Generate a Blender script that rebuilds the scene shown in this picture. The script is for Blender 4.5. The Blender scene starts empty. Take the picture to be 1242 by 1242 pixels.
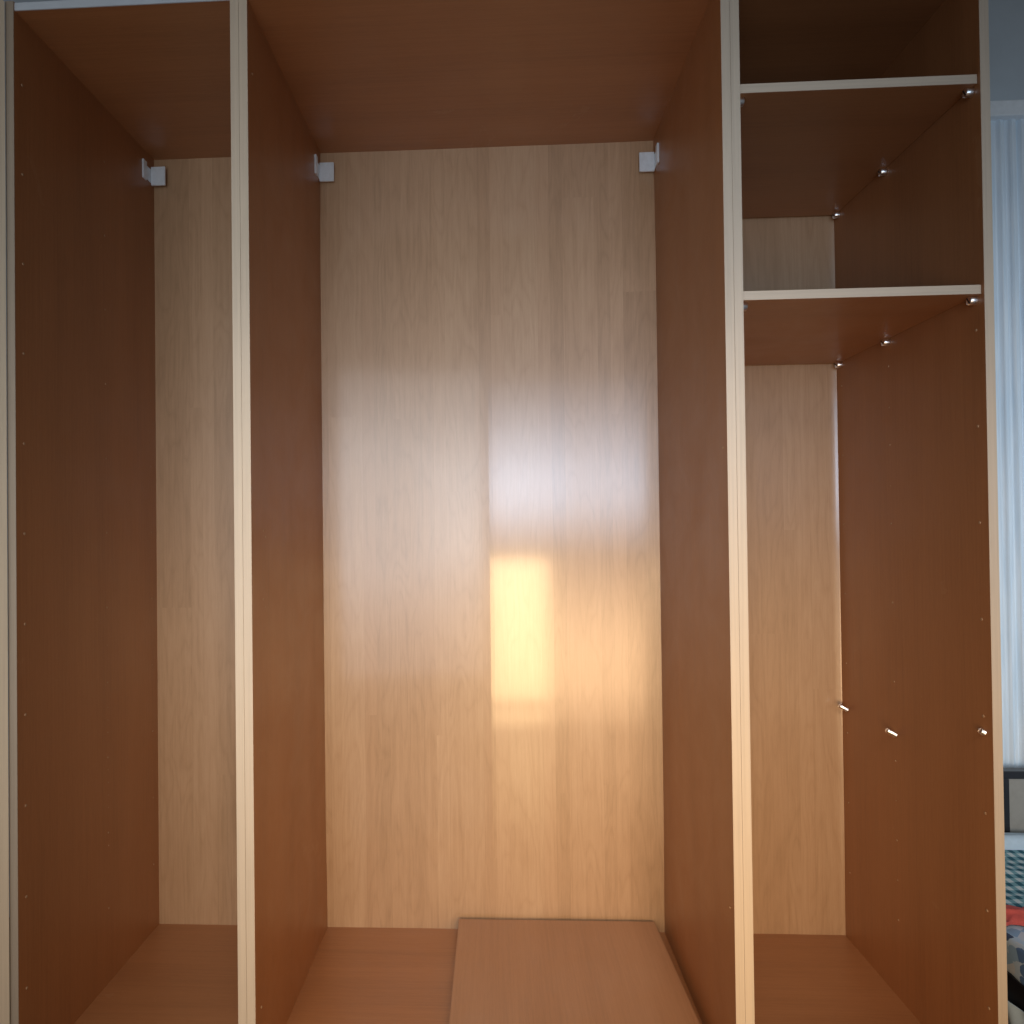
import bpy, bmesh, math, random
from mathutils import Matrix, Vector, noise

scene = bpy.context.scene
random.seed(7)
Z0 = 0.085                      # height of the wardrobe floors above the room floor

# ------------------------------------------------------------------ camera
cam_d = bpy.data.cameras.new('camera')
cam = bpy.data.objects.new('camera', cam_d)
scene.collection.objects.link(cam)
yaw, pitch, roll = 0.0456, 0.0094, -0.0116
rt = Vector((math.cos(yaw), math.sin(yaw), 0))
f0 = Vector((-math.sin(yaw), math.cos(yaw), 0))
up = Vector((0, 0, 1))
fw = f0 * math.cos(pitch) + up * math.sin(pitch)
u0 = up * math.cos(pitch) - f0 * math.sin(pitch)
r1 = rt * math.cos(roll) + u0 * math.sin(roll)
u1 = u0 * math.cos(roll) - rt * math.sin(roll)
M = Matrix((r1, u1, -fw)).transposed().to_4x4()
M.translation = (0.5231, -1.3177, 1.1483 + Z0)
cam.matrix_world = M
cam_d.sensor_width = 36
cam_d.sensor_fit = 'HORIZONTAL'
cam_d.lens = 789.63 / 1242 * 36
cam_d.shift_x = 53.81 / 1242
cam_d.shift_y = 13.11 / 1242
cam_d.clip_start = 0.02
cam_d.clip_end = 100
scene.camera = cam

# ------------------------------------------------------------------ world + lamps + exposure
world = bpy.data.worlds.new('World')
scene.world = world
world.use_nodes = True
bg = world.node_tree.nodes['Background']
bg.inputs['Color'].default_value = (0.92, 0.95, 1.0, 1)
bg.inputs['Strength'].default_value = 0.10

def area(name, x0, x1, y, z0, z1, rad, col, spread=180):
    """rectangular lamp behind the photographer, for window panes and added fills (rad = radiance)"""
    d = bpy.data.lights.new(name, 'AREA')
    d.shape = 'RECTANGLE'
    d.size, d.size_y = x1 - x0, z1 - z0
    d.energy = rad * math.pi * (x1 - x0) * (z1 - z0)
    d.color = col
    d.spread = math.radians(spread)
    o = bpy.data.objects.new(name, d)
    o.location = ((x0 + x1) / 2, y, (z0 + z1) / 2)
    o.rotation_euler = (math.radians(90), 0, 0)
    scene.collection.objects.link(o)
    return o

YW = -1.75
WARM = (1.0, 0.68, 0.34)
SKY = (0.58, 0.76, 1.0)
area('evening_glow_pane', 0.52, 0.865, YW, 0.125, 1.04, 4.5, WARM, 82)
area('evening_glow_sill', 0.52, 0.865, YW, 0.003, 0.062, 4.4, WARM, 82)
for za, zb, rad in ((0.003, 0.15, 1.5), (0.15, 0.50, 2.3), (0.50, 0.62, 2.0), (0.62, 0.72, 1.6), (0.72, 0.82, 1.15), (0.82, 0.92, 0.75), (0.92, 1.02, 0.4), (1.02, 1.10, 0.18)):
    area('evening_glow_side', 0.88, 1.24, YW, za, zb, rad, (1.0, 0.62, 0.33), 85)
for za, zb, rad in ((1.10, 1.19, 0.28), (1.19, 1.28, 0.6), (1.28, 1.37, 1.0), (1.37, 1.46, 1.3), (1.46, 1.56, 1.4), (1.56, 1.66, 1.3), (1.66, 1.76, 1.05), (1.76, 1.88, 0.8), (1.88, 2.02, 0.5), (2.02, 2.16, 0.25)):
    for xa, xb, k in ((0.52, 1.00, 1.0), (1.00, 1.10, 0.85), (1.10, 1.55, 0.65)):
        area('sky_pane', xa, xb, YW, za, zb, rad * k, SKY, 60)
for k, (xa, za, zb) in enumerate(((-1.0, 0.30, 2.25), (-0.70, 0.55, 2.12), (-0.52, 0.70, 2.0), (-0.36, 0.82, 1.9), (-0.20, 0.92, 1.8), (-0.05, 1.0, 1.7), (0.10, 1.08, 1.62))):
    area('left_fill_pane', xa, 0.43, YW + 0.008 * k, za, zb, 0.62 if k == 0 else 0.10, (0.92, 0.95, 1.0) if k == 0 else (0.72, 0.87, 1.0), 110 if k == 0 else 70)  # widest pane is added fill, the nested ones make the left leaf's sheen
sw = area('bedside_fill', 2.4, 3.2, YW, 0.5, 1.6, 3.2, (0.80, 0.90, 1.0), 75)  # added lamp that brightens the curtain and the bed
top = area('floor_fill', -0.3, 1.5, YW, 2.14, 2.36, 3.0, (1.0, 0.90, 0.80), 50)  # added lamp, tilted down to brighten the wardrobe floors
top.rotation_euler = (math.radians(90 - 40), 0, 0)

scene.view_settings.view_transform = 'Standard'
scene.view_settings.look = 'None'
scene.view_settings.exposure = 0
scene.view_settings.gamma = 1
scene.view_settings.use_curve_mapping = False
scene.render.engine = 'CYCLES'
scene.render.resolution_x = 1024
scene.render.resolution_y = 1024

# ------------------------------------------------------------------ materials
class NT:
    def __init__(self, name):
        self.m = bpy.data.materials.new(name)
        self.m.use_nodes = True
        self.n = self.m.node_tree.nodes
        self.l = self.m.node_tree.links
        self.b = self.n['Principled BSDF']
    def node(self, t, **kw):
        n = self.n.new(t)
        for k, v in kw.items():
            setattr(n, k, v)
        return n
    def put(self, sock, v):
        if hasattr(v, 'is_linked') or isinstance(v, bpy.types.NodeSocket):
            self.l.new(v, sock)
        else:
            sock.default_value = v
    def math(self, op, a, b=0.0, c=0.0, clamp=False):
        n = self.node('ShaderNodeMath', operation=op, use_clamp=clamp)
        for i, v in enumerate((a, b, c)):
            self.put(n.inputs[i], v)
        return n.outputs[0]
    def comb(self, x, y, z):
        n = self.node('ShaderNodeCombineXYZ')
        for i, v in enumerate((x, y, z)):
            self.put(n.inputs[i], v)
        return n.outputs[0]
    def noise(self, vec, scale=1.0, detail=2.0, rough=0.5, dist=0.0):
        n = self.node('ShaderNodeTexNoise')
        self.l.new(vec, n.inputs['Vector'])
        n.inputs['Scale'].default_value = scale
        n.inputs['Detail'].default_value = detail
        n.inputs['Roughness'].default_value = rough
        n.inputs['Distortion'].default_value = dist
        return n.outputs['Fac']
    def white(self, vec):
        n = self.node('ShaderNodeTexWhiteNoise', noise_dimensions='3D')
        self.l.new(vec, n.inputs['Vector'])
        return n.outputs['Value']
    def ramp(self, fac, stops):
        n = self.node('ShaderNodeValToRGB')
        el = n.color_ramp.elements
        el[0].position, el[0].color = stops[0][0], (*stops[0][1], 1)
        el[1].position, el[1].color = stops[-1][0], (*stops[-1][1], 1)
        for p, c in stops[1:-1]:
            e = el.new(p); e.color = (*c, 1)
        self.put(n.inputs['Fac'], fac)
        return n.outputs['Color']
    def mix(self, fac, a, b, mode='MIX'):
        n = self.node('ShaderNodeMix', data_type='RGBA', blend_type=mode)
        self.put(n.inputs['Factor'], fac)
        self.put(n.inputs['A'], a if not isinstance(a, tuple) else (*a, 1))
        self.put(n.inputs['B'], b if not isinstance(b, tuple) else (*b, 1))
        return n.outputs['Result']
    def xyz(self, kind='Object'):
        tc = self.node('ShaderNodeTexCoord')
        s = self.node('ShaderNodeSeparateXYZ')
        self.l.new(tc.outputs[kind], s.inputs[0])
        return s.outputs[0], s.outputs[1], s.outputs[2], tc.outputs[kind]
    def bump(self, h, strength=0.1, dist=0.001):
        n = self.node('ShaderNodeBump')
        n.inputs['Strength'].default_value = strength
        n.inputs['Distance'].default_value = dist
        self.l.new(h, n.inputs['Height'])
        self.l.new(n.outputs[0], self.b.inputs['Normal'])

def mat_plain(name, col, rough=0.5, metal=0.0, var=0.06, scale=30.0):
    t = NT(name)
    x, y, z, v = t.xyz()
    n = t.noise(v, scale, 4.0, 0.6)
    lo = tuple(c * (1 - var) for c in col); hi = tuple(min(1, c * (1 + var)) for c in col)
    t.l.new(t.ramp(n, [(0.3, lo), (0.7, hi)]), t.b.inputs['Base Color'])
    t.b.inputs['Roughness'].default_value = rough
    t.b.inputs['Metallic'].default_value = metal
    return t.m

def mat_stave(name):
    """light beech foil printed with vertical staves and cathedral grain"""
    t = NT(name)
    x, y, z, v = t.xyz()
    # staves of uneven width: nudge a regular 1D grid
    w = 0.057
    sx = t.math('DIVIDE', x, w)
    wob = t.math('MULTIPLY', t.math('SINE', t.math('MULTIPLY', x, 37.0)), 0.38)
    sx = t.math('ADD', sx, wob)
    i = t.math('FLOOR', sx)
    ri = t.white(t.comb(i, 3.7, 0.0))
    zj = t.math('ADD', t.math('DIVIDE', z, 2.4), t.math('MULTIPLY', ri, 9.0))
    j = t.math('FLOOR', zj)
    tone = t.white(t.comb(i, j, 1.3))
    tone2 = t.white(t.comb(i, j, 8.1))
    # cathedral contours from a stretched noise, different in each stave piece
    cv = t.comb(t.math('ADD', t.math('MULTIPLY', x, 13.0), t.math('MULTIPLY', tone, 30.0)),
                t.math('MULTIPLY', tone2, 17.0),
                t.math('ADD', t.math('MULTIPLY', z, 1.9), t.math('MULTIPLY', tone, 11.0)))
    fld = t.noise(cv, 1.0, 2.0, 0.45, 0.25)
    ring = t.math('FRACT', t.math('MULTIPLY', fld, 11.0))
    ring = t.math('ABSOLUTE', t.math('SUBTRACT', ring, 0.5))
    ring = t.math('MULTIPLY', t.math('POWER', t.math('MULTIPLY', ring, 2.0), 2.5), 1.0)
    # straight fibre
    fib = t.noise(t.comb(t.math('MULTIPLY', x, 150.0), tone, t.math('MULTIPLY', z, 3.0)), 1.0, 4.0, 0.65)
    pore = t.noise(t.comb(t.math('MULTIPLY', x, 900.0), tone2, t.math('MULTIPLY', z, 35.0)), 1.0, 2.0, 0.6)
    s = t.math('MULTIPLY_ADD', t.math('SUBTRACT', tone, 0.5), 0.08, 0.5)
    s = t.math('ADD', s, t.math('MULTIPLY', t.math('SUBTRACT', ri, 0.5), 0.19))
    s = t.math('ADD', s, t.math('MULTIPLY', t.math('SUBTRACT', fib, 0.5), 0.42))
    s = t.math('SUBTRACT', s, t.math('MULTIPLY', ring, 0.095))
    blot = t.noise(t.comb(t.math('MULTIPLY', x, 10.0), tone, t.math('MULTIPLY', z, 5.0)), 1.0, 3.0, 0.6)
    s = t.math('ADD', s, t.math('MULTIPLY', t.math('SUBTRACT', blot, 0.5), 0.22))
    s = t.math('ADD', s, t.math('MULTIPLY', t.math('SUBTRACT', pore, 0.5), 0.28))
    # thin dark joint between staves
    fr = t.math('FRACT', sx)
    jn = t.math('LESS_THAN', t.math('MINIMUM', fr, t.math('SUBTRACT', 1.0, fr)), 0.012)
    s = t.math('SUBTRACT', s, t.math('MULTIPLY', jn, 0.09))
    col = t.ramp(s, [(0.12, (0.300, 0.178, 0.088)), (0.45, (0.448, 0.281, 0.158)),
                     (0.68, (0.525, 0.348, 0.208)), (0.95, (0.585, 0.415, 0.26))])
    # faint hue change from stave to stave
    col = t.mix(t.math('MULTIPLY', t.white(t.comb(i, 5.5, 2.0)), 0.25), col, (0.47, 0.285, 0.16))
    t.l.new(col, t.b.inputs['Base Color'])
    rg = t.math('MULTIPLY_ADD', fib, 0.10, 0.36)
    t.l.new(rg, t.b.inputs['Roughness'])
    t.b.inputs['Specular IOR Level'].default_value = 0.75
    t.b.inputs['Coat Weight'].default_value = 1.0
    t.b.inputs['Coat Roughness'].default_value = 0.12
    t.b.inputs['Coat IOR'].default_value = 1.5
    hb = t.math('ADD', fib, t.math('MULTIPLY', pore, 0.5))
    t.bump(hb, 0.05, 0.0006)
    return t.m

def mat_brown(name, axis, dark=(0.245, 0.098, 0.037), mid=(0.362, 0.152, 0.058), light=(0.445, 0.198, 0.080)):
    """red-brown fine-grained foil on the inner faces; axis = direction of the grain"""
    t = NT(name)
    x, y, z, v = t.xyz()
    c = [x, y, z]
    g = []
    for k in range(3):
        g.append(t.math('MULTIPLY', c[k], 3.0 if k == axis else 170.0))
    fib = t.noise(t.comb(*g), 1.0, 4.0, 0.62)
    h = [t.math('MULTIPLY', c[k], 30.0 if k == axis else 900.0) for k in range(3)]
    pore = t.noise(t.comb(*h), 1.0, 2.0, 0.6)
    q = [t.math('MULTIPLY', c[k], 0.9 if k == axis else 9.0) for k in range(3)]
    big = t.noise(t.comb(*q), 1.0, 2.0, 0.5, 0.4)
    s = t.math('MULTIPLY_ADD', t.math('SUBTRACT', fib, 0.5), 0.5, 0.5)
    s = t.math('ADD', s, t.math('MULTIPLY', t.math('SUBTRACT', pore, 0.5), 0.42))
    s = t.math('ADD', s, t.math('MULTIPLY', t.math('SUBTRACT', big, 0.5), 0.5))
    col = t.ramp(s, [(0.1, dark), (0.5, mid), (0.92, light)])
    # a few pale specks and rub marks
    vo = t.node('ShaderNodeTexVoronoi'); vo.inputs['Scale'].default_value = 13
    t.l.new(v, vo.inputs['Vector'])
    sc = t.node('ShaderNodeSeparateColor'); t.l.new(vo.outputs['Color'], sc.inputs[0])
    near = t.math('LESS_THAN', vo.outputs['Distance'], t.math('MULTIPLY', sc.outputs[0], 0.035))
    pick = t.math('GREATER_THAN', sc.outputs[1], 0.72)
    rub = t.math('MULTIPLY', t.math('GREATER_THAN', t.noise(v, 3.0, 6.0, 0.75, 1.2), 0.66), 0.16)
    fac = t.math('MAXIMUM', t.math('MULTIPLY', t.math('MULTIPLY', near, pick), 0.5), rub)
    t.l.new(t.mix(fac, col, (0.47, 0.28, 0.15)), t.b.inputs['Base Color'])
    smud = t.noise(v, 7.0, 4.0, 0.65, 0.6)
    t.l.new(t.math('ADD', t.math('MULTIPLY_ADD', fib, 0.10, 0.20), t.math('MULTIPLY', smud, 0.26)), t.b.inputs['Roughness'])
    t.b.inputs['Specular IOR Level'].default_value = 0.6
    t.bump(t.math('ADD', fib, pore), 0.06, 0.0005)
    return t.m

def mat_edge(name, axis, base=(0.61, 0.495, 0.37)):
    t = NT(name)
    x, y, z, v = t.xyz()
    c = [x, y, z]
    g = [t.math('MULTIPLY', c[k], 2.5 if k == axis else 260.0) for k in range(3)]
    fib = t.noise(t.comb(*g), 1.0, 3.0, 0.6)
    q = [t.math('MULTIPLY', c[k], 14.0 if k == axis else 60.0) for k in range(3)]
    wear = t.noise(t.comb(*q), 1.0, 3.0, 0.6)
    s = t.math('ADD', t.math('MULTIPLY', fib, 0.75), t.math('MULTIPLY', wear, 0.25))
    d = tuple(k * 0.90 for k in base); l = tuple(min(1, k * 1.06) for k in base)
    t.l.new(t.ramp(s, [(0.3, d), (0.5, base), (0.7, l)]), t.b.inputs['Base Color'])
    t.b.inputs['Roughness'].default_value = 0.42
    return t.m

M_STAVE = mat_stave('beech_stave_foil')
M_BROWN = [mat_brown('brown_foil_grain_%s' % 'xyz'[k], k) for k in range(3)]
M_EDGE = [mat_edge('beech_edge_%s' % 'xyz'[k], k) for k in range(3)]
M_DOOR = mat_edge('pale_door_foil', 2, (0.80, 0.68, 0.51))
M_SHADE = mat_edge('shaded_beech_edge', 2, (0.33, 0.265, 0.20))  # beech edge with the shade beside the open door put into its colour
M_BOARD = mat_brown('paler_brown_foil', 1, (0.29, 0.14, 0.064), (0.395, 0.198, 0.096), (0.47, 0.25, 0.13))
M_PLUG = mat_plain('pale_wood_plug', (0.40, 0.25, 0.14), 0.5)
M_HOLE = mat_plain('hole_dark', (0.05, 0.022, 0.01), 0.8)
M_STEEL = mat_plain('polished_steel', (0.92, 0.91, 0.90), 0.32, 1.0, 0.03)
M_ZINC = mat_plain('zinc_bracket', (0.80, 0.88, 0.94), 0.32, 0.2, 0.06, 80)
M_WALL = mat_plain('grey_blue_wall_paint', (0.48, 0.56, 0.62), 0.85, 0, 0.05, 6)
M_FLOOR = mat_plain('room_floor_boards', (0.28, 0.2, 0.14), 0.14, 0, 0.2, 5)
M_PAINT = mat_plain('cool_white_paint', (0.52, 0.57, 0.62), 0.6, 0, 0.06, 12)
M_RAIL = mat_plain('curtain_heading_fabric', (0.76, 0.83, 0.88), 0.8, 0, 0.05, 60)
M_BLACK = mat_plain('black_lacquer', (0.012, 0.012, 0.015), 0.35, 0, 0.2, 30)
M_PANEL = mat_plain('headboard_grey_panel', (0.27, 0.27, 0.25), 0.7, 0, 0.06, 40)
M_LINEN = mat_plain('white_linen', (0.52, 0.68, 0.82), 0.9, 0, 0.06, 50)
M_MATT = mat_plain('mattress_ticking', (0.5, 0.52, 0.55), 0.9, 0, 0.06, 60)

def mat_curtain():
    t = NT('pale_blue_curtain')
    x, y, z, v = t.xyz()
    n = t.noise(t.comb(t.math('MULTIPLY', x, 120.0), 0.0, t.math('MULTIPLY', z, 4.0)), 1.0, 3.0)
    t.l.new(t.ramp(n, [(0.3, (0.58, 0.72, 0.84)), (0.7, (0.76, 0.86, 0.94))]), t.b.inputs['Base Color'])
    t.b.inputs['Roughness'].default_value = 0.9
    return t.m
M_CURT = mat_curtain()

def mat_gingham():
    t = NT('teal_gingham')
    x, y, z, v = t.xyz()
    k = 1 / 0.026
    a = t.math('LESS_THAN', t.math('FRACT', t.math('MULTIPLY', t.math('ADD', x, t.math('MULTIPLY', z, 0.6)), k)), 0.5)
    b = t.math('LESS_THAN', t.math('FRACT', t.math('MULTIPLY', y, k * 0.8)), 0.5)
    s = t.math('MULTIPLY', t.math('ADD', a, b), 0.5)
    t.l.new(t.ramp(s, [(0.0, (0.62, 0.72, 0.74)), (0.5, (0.20, 0.40, 0.46)), (1.0, (0.02, 0.12, 0.17))]), t.b.inputs['Base Color'])
    t.b.inputs['Roughness'].default_value = 0.9
    return t.m
M_GING = mat_gingham()

def mat_floral():
    t = NT('floral_quilt')
    x, y, z, v = t.xyz()
    vo = t.node('ShaderNodeTexVoronoi')
    vo.inputs['Scale'].default_value = 34
    t.l.new(v, vo.inputs['Vector'])
    wn = t.node('ShaderNodeSeparateColor')
    t.l.new(vo.outputs['Color'], wn.inputs[0])
    blob = t.math('LESS_THAN', t.math('ADD', vo.outputs['Distance'], t.math('MULTIPLY', t.noise(v, 90, 3), 0.35)), 0.72)
    n = t.node('ShaderNodeValToRGB'); n.color_ramp.interpolation = 'CONSTANT'
    el = n.color_ramp.elements
    el[0].color = (0.10, 0.20, 0.42, 1); el[0].position = 0
    el[1].color = (0.60, 0.66, 0.74, 1); el[1].position = 0.75
    e = el.new(0.35); e.color = (0.28, 0.45, 0.66, 1)
    e = el.new(0.6); e.color = (0.05, 0.08, 0.16, 1)
    t.l.new(wn.outputs[0], n.inputs[0])
    t.l.new(t.mix(blob, (0.50, 0.64, 0.80), n.outputs[0]), t.b.inputs['Base Color'])
    t.b.inputs['Roughness'].default_value = 0.9
    return t.m
M_FLOR = mat_floral()
M_RED = mat_plain('red_cloth', (0.55, 0.10, 0.09), 0.9, 0, 0.2, 60)

# ------------------------------------------------------------------ helpers
COL = scene.collection
def link(name, me, mat, parent=None, loc=None):
    o = bpy.data.objects.new(name, me)
    COL.objects.link(o)
    if mat is not None and not me.materials:
        me.materials.append(mat)
    if parent is not None:
        o.parent = parent
    if loc is not None:
        o.location = loc
    return o
def tag(o, label=None, cat=None, group=None, kind=None):
    if label: o['label'] = label
    if cat: o['category'] = cat
    if group: o['group'] = group
    if kind: o['kind'] = kind
    return o
def empty(name, loc=(0, 0, 0)):
    o = bpy.data.objects.new(name, None)
    o.empty_display_size = 0.05
    COL.objects.link(o)
    o.location = loc
    return o
def bm_box(bm, a, b):
    r = bmesh.ops.create_cube(bm, size=1.0)
    c = [(a[k] + b[k]) / 2 for k in range(3)]; s = [abs(b[k] - a[k]) for k in range(3)]
    for v in r['verts']:
        v.co = Vector([v.co[k] * s[k] + c[k] for k in range(3)])
    return r['verts']
def to_me(bm, name, smooth=False):
    me = bpy.data.meshes.new(name)
    bmesh.ops.recalc_face_normals(bm, faces=bm.faces)
    for f in bm.faces: f.smooth = smooth
    bm.to_mesh(me); bm.free()
    return me
def box(name, a, b, mat, parent=None, bev=0.0, seg=2):
    bm = bmesh.new(); bm_box(bm, a, b)
    if bev: bmesh.ops.bevel(bm, geom=bm.edges[:], offset=bev, segments=seg, affect='EDGES', profile=0.5)
    me = to_me(bm, name)
    return link(name, me, mat, parent)
def sheet(name, nu, nv, fn, mat, parent=None, thick=None, smooth=True):
    """grid from fn(u,v)->(x,y,z) with u,v in 0..1; thick = vector offset that gives it a real back"""
    bm = bmesh.new()
    g = [[bm.verts.new(fn(i / nu, j / nv)) for j in range(nv + 1)] for i in range(nu + 1)]
    top = []
    for i in range(nu):
        for j in range(nv):
            top.append(bm.faces.new((g[i][j], g[i + 1][j], g[i + 1][j + 1], g[i][j + 1])))
    if thick is not None:
        t = Vector(thick)
        h = [[bm.verts.new(g[i][j].co + t) for j in range(nv + 1)] for i in range(nu + 1)]
        for i in range(nu):
            for j in range(nv):
                bm.faces.new((h[i][j + 1], h[i + 1][j + 1], h[i + 1][j], h[i][j]))
        ring = [(i, 0) for i in range(nu)] + [(nu, j) for j in range(nv)] + [(i, nv) for i in range(nu, 0, -1)] + [(0, j) for j in range(nv, 0, -1)]
        for k in range(len(ring)):
            a, b = ring[k], ring[(k + 1) % len(ring)]
            bm.faces.new([bm.verts.new(q.co) for q in (g[b[0]][b[1]], g[a[0]][a[1]], h[a[0]][a[1]], h[b[0]][b[1]])])
    me = to_me(bm, name, smooth)
    return link(name, me, mat, parent)

# ------------------------------------------------------------------ the setting
fl = box('floor', (-3, -4, -0.05), (5, 0.72, 0.0), M_FLOOR); tag(fl, kind='structure')
wl = box('wall', (-1.4, 0.72, 0.0), (4.2, 0.84, 3.3), M_WALL); tag(wl, kind='structure')

# ------------------------------------------------------------------ wardrobes
T = 0.018; H = 2.2536; DI = 0.56; ZT = Z0 + H
HOLE_Y = (0.023, 0.314, 0.531)

bm = bmesh.new()
bmesh.ops.create_cone(bm, cap_ends=True, segments=10, radius1=0.0032, radius2=0.0026, depth=0.0014)
PLUG_ME = to_me(bm, 'hole_plug', False); PLUG_ME.materials.append(M_PLUG)
def plug(parent, x, y, z, sgn, s=1.0):
    o = bpy.data.objects.new('hole_plug', PLUG_ME)
    COL.objects.link(o); o.parent = parent
    o.location = (x + sgn * 0.0004, y, z + Z0)
    o.rotation_euler = (0, sgn * math.pi / 2, 0)
    o.scale = (s, s, 1)

def back_surface(name, x0, x1, fold0, fold1, parent, seed, bow=None):
    """thin hardboard back; fold0/fold1 = how far its left and right borders stand forward"""
    def fn(u, v):
        x = x0 + (x1 - x0) * u
        z = Z0 - 0.004 + (H + 0.008) * v
        e = min(1.0, v / 0.16, (1 - v) / 0.16); e = 0.15 + 0.85 * e * e * (3 - 2 * e)     # held flat at top and bottom
        y = DI - (fold0 + (fold1 - fold0) * u) * e
        y += 0.0011 * (noise.noise(Vector((x * 2.2 + seed, 0.3, z * 1.1)))) * min(1, 6 * u, 6 * (1 - u))
        if bow:
            y += bow(x) * e
        return (x, y, z)
    return sheet(name, 96, 48, fn, M_STAVE, parent, (0, 0.003, 0))

def bracket(parent, x, sgn, z):
    """angle bracket screwed to the back and to the side panel in a top corner"""
    b = empty('mounting_bracket', (x, DI, z)); b.parent = parent
    def pl(name, a, c):
        bm = bmesh.new(); bm_box(bm, a, c)
        bmesh.ops.bevel(bm, geom=bm.edges[:], offset=0.0008, segments=2, affect='EDGES')
        return link(name, to_me(bm, name), M_ZINC, b)
    pl('back_plate', (min(sgn * 0.002, sgn * 0.044), -0.022, -0.027), (max(sgn * 0.002, sgn * 0.044), -0.016, 0.027))
    pl('side_plate', (min(0, sgn * 0.0055), -0.066, -0.027), (max(0, sgn * 0.0055), -0.048, 0.027))
    pl('web', (min(0, sgn * 0.002), -0.0478, -0.020), (max(0, sgn * 0.002), -0.0158, 0.020))
    return b

def wardrobe(x0, x1, label, mirror_holes=True):
    w = empty('wardrobe', ((x0 + x1) / 2, 0.29, 0)); inv = Matrix.Translation((-(x0 + x1) / 2, -0.29, 0))
    tag(w, label, 'wardrobe', 'open wardrobe carcasses standing side by side')
    kids = []
    def P(o): kids.append(o); return o
    g = 0.0002
    sl = P(box('side_panel', (x0 + g, 0.0, 0), (x0 + T, 0.585, ZT + T), M_BROWN[2], None))
    sr = P(box('side_panel', (x1 - T, 0.0, 0), (x1 - g, 0.585, ZT + T), M_BROWN[2], None))
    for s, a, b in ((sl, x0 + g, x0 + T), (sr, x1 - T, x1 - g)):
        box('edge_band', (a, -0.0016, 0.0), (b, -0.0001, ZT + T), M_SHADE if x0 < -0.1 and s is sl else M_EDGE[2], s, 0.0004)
    P(box('top_panel', (x0 + T, 0.004, ZT), (x1 - T, 0.585, ZT + T - 0.001), M_BROWN[0], None))
    P(box('base_panel', (x0 + T, 0.004, Z0 - T), (x1 - T, 0.585, Z0), M_BROWN[0], None))
    P(box('plinth', (x0 + T, 0.03, 0.001), (x1 - T, 0.046, Z0 - T - 0.001), M_EDGE[0], None))
    return w, sl, sr, kids, inv
def settle(w, kids):
    """hang the parts under the wardrobe's base point without moving them"""
    for k in kids:
        k.parent = w
        k.matrix_parent_inverse = Matrix.Translation(-Vector(w.location))

# left wardrobe with its door swung open
wL, slL, srL, kL, _ = wardrobe(-0.5, 0.0, 'narrow wardrobe at the left of the wide one, with pale door swung open')
kL.append(back_surface('back_panel', -0.482, -0.018, 0.0, 0.004, None, 1.0))
kL.append(bracket(None, -0.482, 1, 2.194 + Z0))
box_edge = box('edge_band', (-0.482, 0.0015, ZT), (-0.018, 0.0038, ZT + T - 0.002), M_PAINT, None); kL.append(box_edge)
dr = box('door', (-0.0190, -0.491, 0.06), (0.0, 0.0, ZT + T - 0.004), M_DOOR, None, 0.0012); kL.append(dr)
dr.location = (-0.4968, -0.006, 0); dr.rotation_euler = (0, 0, -math.radians(24))
settle(wL, kL)
for k in range(11):
    z = 0.189 + 0.192 * k
    if z > H - 0.03: break
    plug(slL, -0.482, HOLE_Y[0], z, 1); plug(slL, -0.482, HOLE_Y[1], z, 1, 0.75); plug(slL, -0.482, HOLE_Y[2], z, 1, 0.7)
for z in (0.348, 0.445, 0.477, 0.509, 0.541, 0.637, 0.669, 0.701, 0.86):
    plug(slL, -0.482, HOLE_Y[1], z, 1, 0.45)

# wide middle wardrobe, back made of two hinged leaves
wC, slC, srC, kC, _ = wardrobe(0.0, 1.0, 'widest wardrobe, in the middle, with warm window reflection on its back')
def right_bow(x):
    # the right leaf recedes a little from the hinge, then curls forward into its groove
    a = 0.0166 * (min(x, 0.756) - 0.5) - 0.5 * 0.0166 / 0.256 * (min(x, 0.756) - 0.5) ** 2
    if x > 0.756:
        a -= 0.5 * 0.40 * (x - 0.756) ** 2
    return a
def left_bow(x):
    return -0.5 * 0.36 * max(0.0, 0.27 - x) ** 2
kC.append(back_surface('back_leaf', T, 0.5000, 0.0, 0.0020, None, 4.0, left_bow))
kC.append(back_surface('back_leaf', 0.5000, 1 - T, 0.0020, 0.0020, None, 9.0, right_bow))
kC.append(bracket(None, T, 1, 2.188 + Z0)); kC.append(bracket(None, 1 - T, -1, 2.183 + Z0))
settle(wC, kC)
for (y, z, s) in ((0.080, 1.136, 0.9), (0.066, 1.150, 0.7), (0.062, 1.002, 0.8), (0.075, 0.985, 0.6), (0.032, 0.153, 0.9), (0.025, 2.113, 0.9), (0.319, 2.202, 0.8)):
    plug(slC, T, y, z, 1, s)
for (y, z) in ((0.023, 1.307), (0.023, 0.38)):
    plug(srC, 1 - T, y, z, -1, 0.8)

# right wardrobe with two shelves
wR, slR, srR, kR, _ = wardrobe(1.0, 1.5, 'narrow wardrobe with two shelves, beside the bed')
kR.append(back_surface('back_panel', 1 + T, 1.5 - T, 0.005, 0.0, None, 14.0, lambda x: -9.5 * max(0.0, x - 1.462) ** 2))
settle(wR, kR)
for k in range(11):
    z = 0.189 + 0.192 * k
    if z > 1.58: break
    plug(srR, 1.482, HOLE_Y[0], z, -1, 1.0); plug(srR, 1.482, HOLE_Y[1], z, -1, 0.8); plug(srR, 1.482, HOLE_Y[2], z, -1, 0.75)
for z in (1.241, 1.433, 0.285, 0.477):
    plug(srR, 1.482, HOLE_Y[1], z, -1, 0.5)

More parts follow.
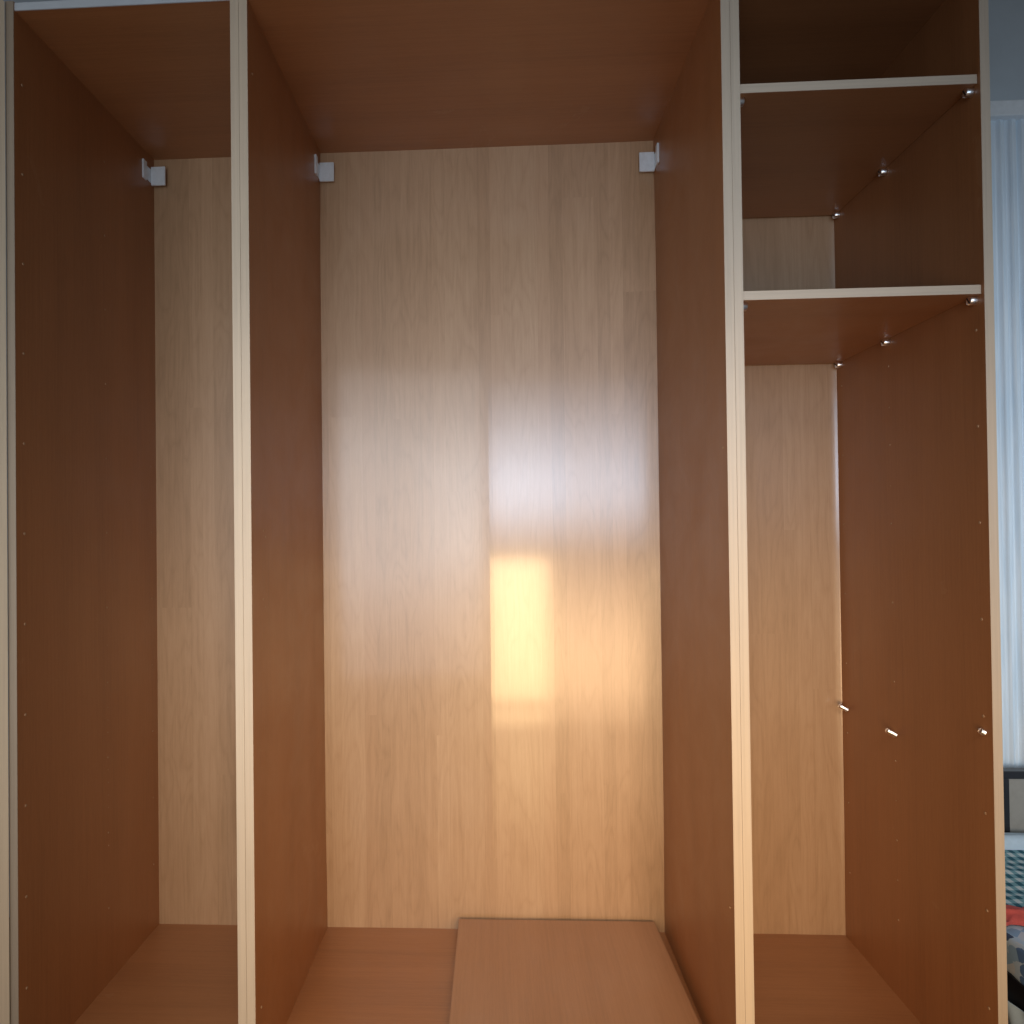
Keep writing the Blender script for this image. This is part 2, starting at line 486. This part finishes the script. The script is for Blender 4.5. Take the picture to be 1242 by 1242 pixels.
# ------------------------------------------------------------------ shelves
S1, S2 = 2.0176, 1.6001
def shelf(z, label):
    s = empty('shelf', (1.25, 0.28, z + Z0))
    tag(s, label, 'shelf', 'shelves in the right wardrobe')
    box('board', (-0.2312, -0.272, 0), (0.2312, 0.268, T), M_BROWN[0], s, 0.0005)
    box('edge_band', (-0.2312, -0.2738, 0.0), (0.2312, -0.2721, T), M_EDGE[0], s, 0.0005)
shelf(S1, 'upper of the two brown shelves in the right wardrobe')
shelf(S2, 'lower of the two brown shelves, above the tall open space')

# ------------------------------------------------------------------ shelf pins
def pin_mesh(length, r, flange, slot):
    bm = bmesh.new()
    prof = [(0, 0.0), (r * flange, 0.0), (r * flange, 0.0015), (r, 0.0022), (r, length - 0.0012), (r * 0.8, length), (0, length)]
    n = 20
    rings = []
    for (rr, h) in prof:
        if rr == 0: rings.append([bm.verts.new((0, 0, h))])
        else: rings.append([bm.verts.new((rr * math.cos(2 * math.pi * k / n), rr * math.sin(2 * math.pi * k / n), h)) for k in range(n)])
    for a, b in zip(rings, rings[1:]):
        for k in range(n):
            q = (k + 1) % n
            if len(a) == 1: bm.faces.new((a[0], b[k], b[q]))
            elif len(b) == 1: bm.faces.new((a[k], a[q], b[0]))
            else: bm.faces.new((a[k], a[q], b[q], b[k]))
    me = to_me(bm, 'shelf_pin', True)
    me.materials.append(M_STEEL)
    return me
def slot_mesh(length, r):
    bm = bmesh.new(); bm_box(bm, (-r * 0.85, -r * 0.16, length - 0.0004), (r * 0.85, r * 0.16, length + 0.0003))
    me = to_me(bm, 'slot'); me.materials.append(M_BLACK); return me
PIN_A = pin_mesh(0.015, 0.0082, 1.0, True); SLOT_A = slot_mesh(0.015, 0.0082)
PIN_B = pin_mesh(0.024, 0.006, 1.2, False)
PIN_C = pin_mesh(0.009, 0.006, 1.2, False)
def pin(me, x, y, z, sgn, label, group, slot=None, tilt=0.6, lift=0.0):
    o = bpy.data.objects.new('shelf_pin', me); COL.objects.link(o)
    o.location = (x, y, z + Z0); o.rotation_euler = (tilt, 0, 0)
    o.rotation_euler = (Matrix.Rotation(sgn * (math.pi / 2 - lift), 3, 'Y') @ Matrix.Rotation(tilt, 3, 'Z')).to_euler()
    tag(o, label, 'shelf pin', group)
    if slot:
        s = bpy.data.objects.new('slot', slot); COL.objects.link(s); s.parent = o
GP = 'steel pins holding the shelves'
for S, nm in ((S1, 'upper'), (S2, 'lower')):
    for y, wh in ((0.022, 'at the front edge'), (0.312, 'halfway back'), (0.530, 'in the far back corner')):
        pin(PIN_A, 1.482, y, S - 0.0086, -1, 'shiny steel pin under the right end of the %s shelf, %s' % (nm, wh), GP, SLOT_A, 0.5 + y)
    pin(PIN_A, 1.018, 0.022, S - 0.0086, 1, 'steel pin just peeping out under the left front end of the %s shelf' % nm, GP, SLOT_A)
GB = 'bare steel pins sticking out of the right side panel'
pin(PIN_B, 1.482, 0.531, 0.637, -1, 'bare long steel pin near the back edge, standing against the light back', GB, lift=0.5)
pin(PIN_B, 1.482, 0.312, 0.637, -1, 'bare long steel pin in the middle of the right side panel', GB, lift=0.5)
pin(PIN_C, 1.482, 0.022, 0.733, -1, 'bare short steel pin near the front edge beside the curtain', GB, lift=0.5)

# ------------------------------------------------------------------ loose board on the middle floor
lb = empty('loose_board', (0.68, 0.28, Z0))
tag(lb, 'loose brown board lying on the floor of the wide wardrobe', 'board')
bm = bmesh.new()
zt = 0.036
cs = [(0.402, -0.02), (0.968, -0.02), (0.951, 0.549), (0.400, 0.547)]
lo = [bm.verts.new((x - 0.68, y - 0.28, zt - 0.020)) for x, y in cs]; hi = [bm.verts.new((x - 0.68, y - 0.28, zt)) for x, y in cs]
bm.faces.new(hi); bm.faces.new(lo[::-1])
for k in range(4): bm.faces.new((lo[k], lo[(k + 1) % 4], hi[(k + 1) % 4], hi[k]))
bmesh.ops.bevel(bm, geom=bm.edges[:], offset=0.0008, segments=2, affect='EDGES')
link('panel', to_me(bm, 'panel'), M_BOARD, lb)
for x in (-0.24, 0.24):
    box('batten', (x - 0.02, -0.25, 0.0006), (x + 0.02, 0.25, 0.0155), M_BROWN[1], lb)

# ------------------------------------------------------------------ curtain on the far wall
cu = empty('curtain', (2.35, 0.66, 0.42))
tag(cu, 'pale blue pleated curtain hanging on the wall beyond the right wardrobe', 'curtain')
def cf(u, v):
    x = -0.72 + 1.44 * u
    ph = x * 2 * math.pi / 0.036
    a = 0.0062 + 0.0022 * math.sin(x * 23)
    y = a * math.sin(ph + 0.6 * math.sin(x * 17)) + 0.004 * math.sin(ph * 2.3 + v * 2)
    return (x, y, 2.00 * v)
sheet('cloth', 340, 10, cf, M_CURT, cu, (0, 0.0015, 0))
box('heading', (-0.74, -0.022, 2.0), (0.74, 0.016, 2.046), M_RAIL, cu, 0.004)

# ------------------------------------------------------------------ bed
bed = empty('bed', (2.15, 0.0, 0.0))
tag(bed, 'low black bed with panelled headboard against the wall', 'bed')
bx0, bx1 = -0.52, 0.52
hb_t = 0.532
for nm, a, b in (('headboard_rail', (bx0, 0.592, hb_t - 0.022), (bx1, 0.622, hb_t)),
                 ('headboard_rail', (bx0, 0.592, 0.22), (bx1, 0.622, 0.25)),
                 ('headboard_post', (bx0, 0.590, 0.0), (bx0 + 0.04, 0.624, hb_t - 0.0225)),
                 ('headboard_post', (bx1 - 0.04, 0.590, 0.0), (bx1, 0.624, hb_t - 0.0225)),
                 ('headboard_post', (-0.210, 0.594, 0.2505), (-0.192, 0.620, hb_t - 0.0225)),
                 ('headboard_post', (0.192, 0.594, 0.2505), (0.210, 0.620, hb_t - 0.0225)),
                 ('side_rail', (bx0, -1.30, 0.13), (bx0 + 0.025, 0.589, 0.245)),
                 ('side_rail', (bx1 - 0.025, -1.30, 0.13), (bx1, 0.589, 0.245)),
                 ('foot_rail', (bx0, -1.33, 0.0), (bx1, -1.3005, 0.26)),
                 ('drawer_front', (bx0 + 0.012, -1.28, 0.012), (bx0 + 0.024, -0.36, 0.125)),
                 ('drawer_front', (bx0 + 0.012, -0.35, 0.012), (bx0 + 0.024, 0.57, 0.125))):
    box(nm, a, b, M_BLACK, bed, 0.002)
box('headboard_panel', (bx0 + 0.041, 0.603, 0.251), (bx1 - 0.041, 0.611, hb_t - 0.023), M_PANEL, bed)

mt = box('mattress', (1.66, -1.27, 0.20), (2.64, 0.585, 0.30), M_MATT, None, 0.03, 3)
tag(mt, 'mattress under the floral quilt on the black bed', 'mattress')

bm = bmesh.new()
bmesh.ops.create_uvsphere(bm, u_segments=28, v_segments=16, radius=1)
for v in bm.verts:
    x, y, z = v.co
    px = math.copysign(abs(x) ** 0.55, x); py = math.copysign(abs(y) ** 0.6, y)
    wz = z * (1 - 0.55 * max(abs(px), abs(py)) ** 3)
    v.co = (px * 0.33, py * 0.034, wz * 0.05 + 0.006 * noise.noise(Vector((px * 3, py * 3, 1))))
pw = link('pillow', to_me(bm, 'pillow', True), M_LINEN, None, (2.02, 0.566, 0.318))
tag(pw, 'plump white pillow leaning at the bed headboard', 'pillow')

def drape(name, x0, x1, y0, y1, z, hang, mat, label, cat, seed):
    w = x1 - x0
    def fn(u, v):
        s = u * (w + hang); y = y0 + (y1 - y0) * v
        if s < hang:
            d = hang - s
            h = z - d * (0.9 + 0.25 * noise.noise(Vector((y * 9, seed, 0)))); x = x0 - 0.012 - 0.01 * noise.noise(Vector((y * 14, d * 10, seed)))
        else:
            x = x0 + s - hang; h = z
            if s - hang < 0.03: h = z - 0.012 * (1 - (s - hang) / 0.03)
        h += 0.010 * noise.noise(Vector((x * 7, y * 9, seed))) + 0.004 * noise.noise(Vector((x * 22, y * 25, seed)))
        return (x, y, h)
    o = sheet(name, 60, 40, fn, mat, None, (0.002, 0, -0.006))
    return tag(o, label, cat)
drape('quilt', 1.645, 2.60, -1.24, 0.52, 0.322, 0.09, M_FLOR, 'blue and white floral quilt spread over the bed', 'quilt', 3.1)
drape('blanket', 1.650, 2.55, 0.265, 0.535, 0.338, 0.03, M_GING, 'teal and white checked blanket folded below the pillow', 'blanket', 6.4)

# red garment and hanging sheet corner
rc = sheet('red_cloth', 24, 20, lambda u, v: (1.652 + 0.095 * u + 0.006 * math.sin(v * 9), 0.205 + 0.062 * v + 0.006 * math.sin(u * 7),
           0.336 + 0.016 * math.sin(math.pi * u) * math.sin(math.pi * v) + 0.004 * noise.noise(Vector((u * 5, v * 5, 2)))), M_RED, None, (0, 0, -0.008))
tag(rc, 'crumpled small red cloth lying beside the checked blanket', 'cloth')
def shc(u, v):
    y = 0.06 + 0.16 * u
    d = 0.012 + 0.085 * (1 - abs(u - 0.45) / 0.55) * v
    return (1.621 - 0.004 * math.sin(u * 12 + v * 3), y, 0.208 - d)
sh = sheet('bed_sheet', 24, 12, shc, M_LINEN, None, (-0.002, 0, 0))
tag(sh, 'white sheet corner hanging down the black bed side', 'sheet')
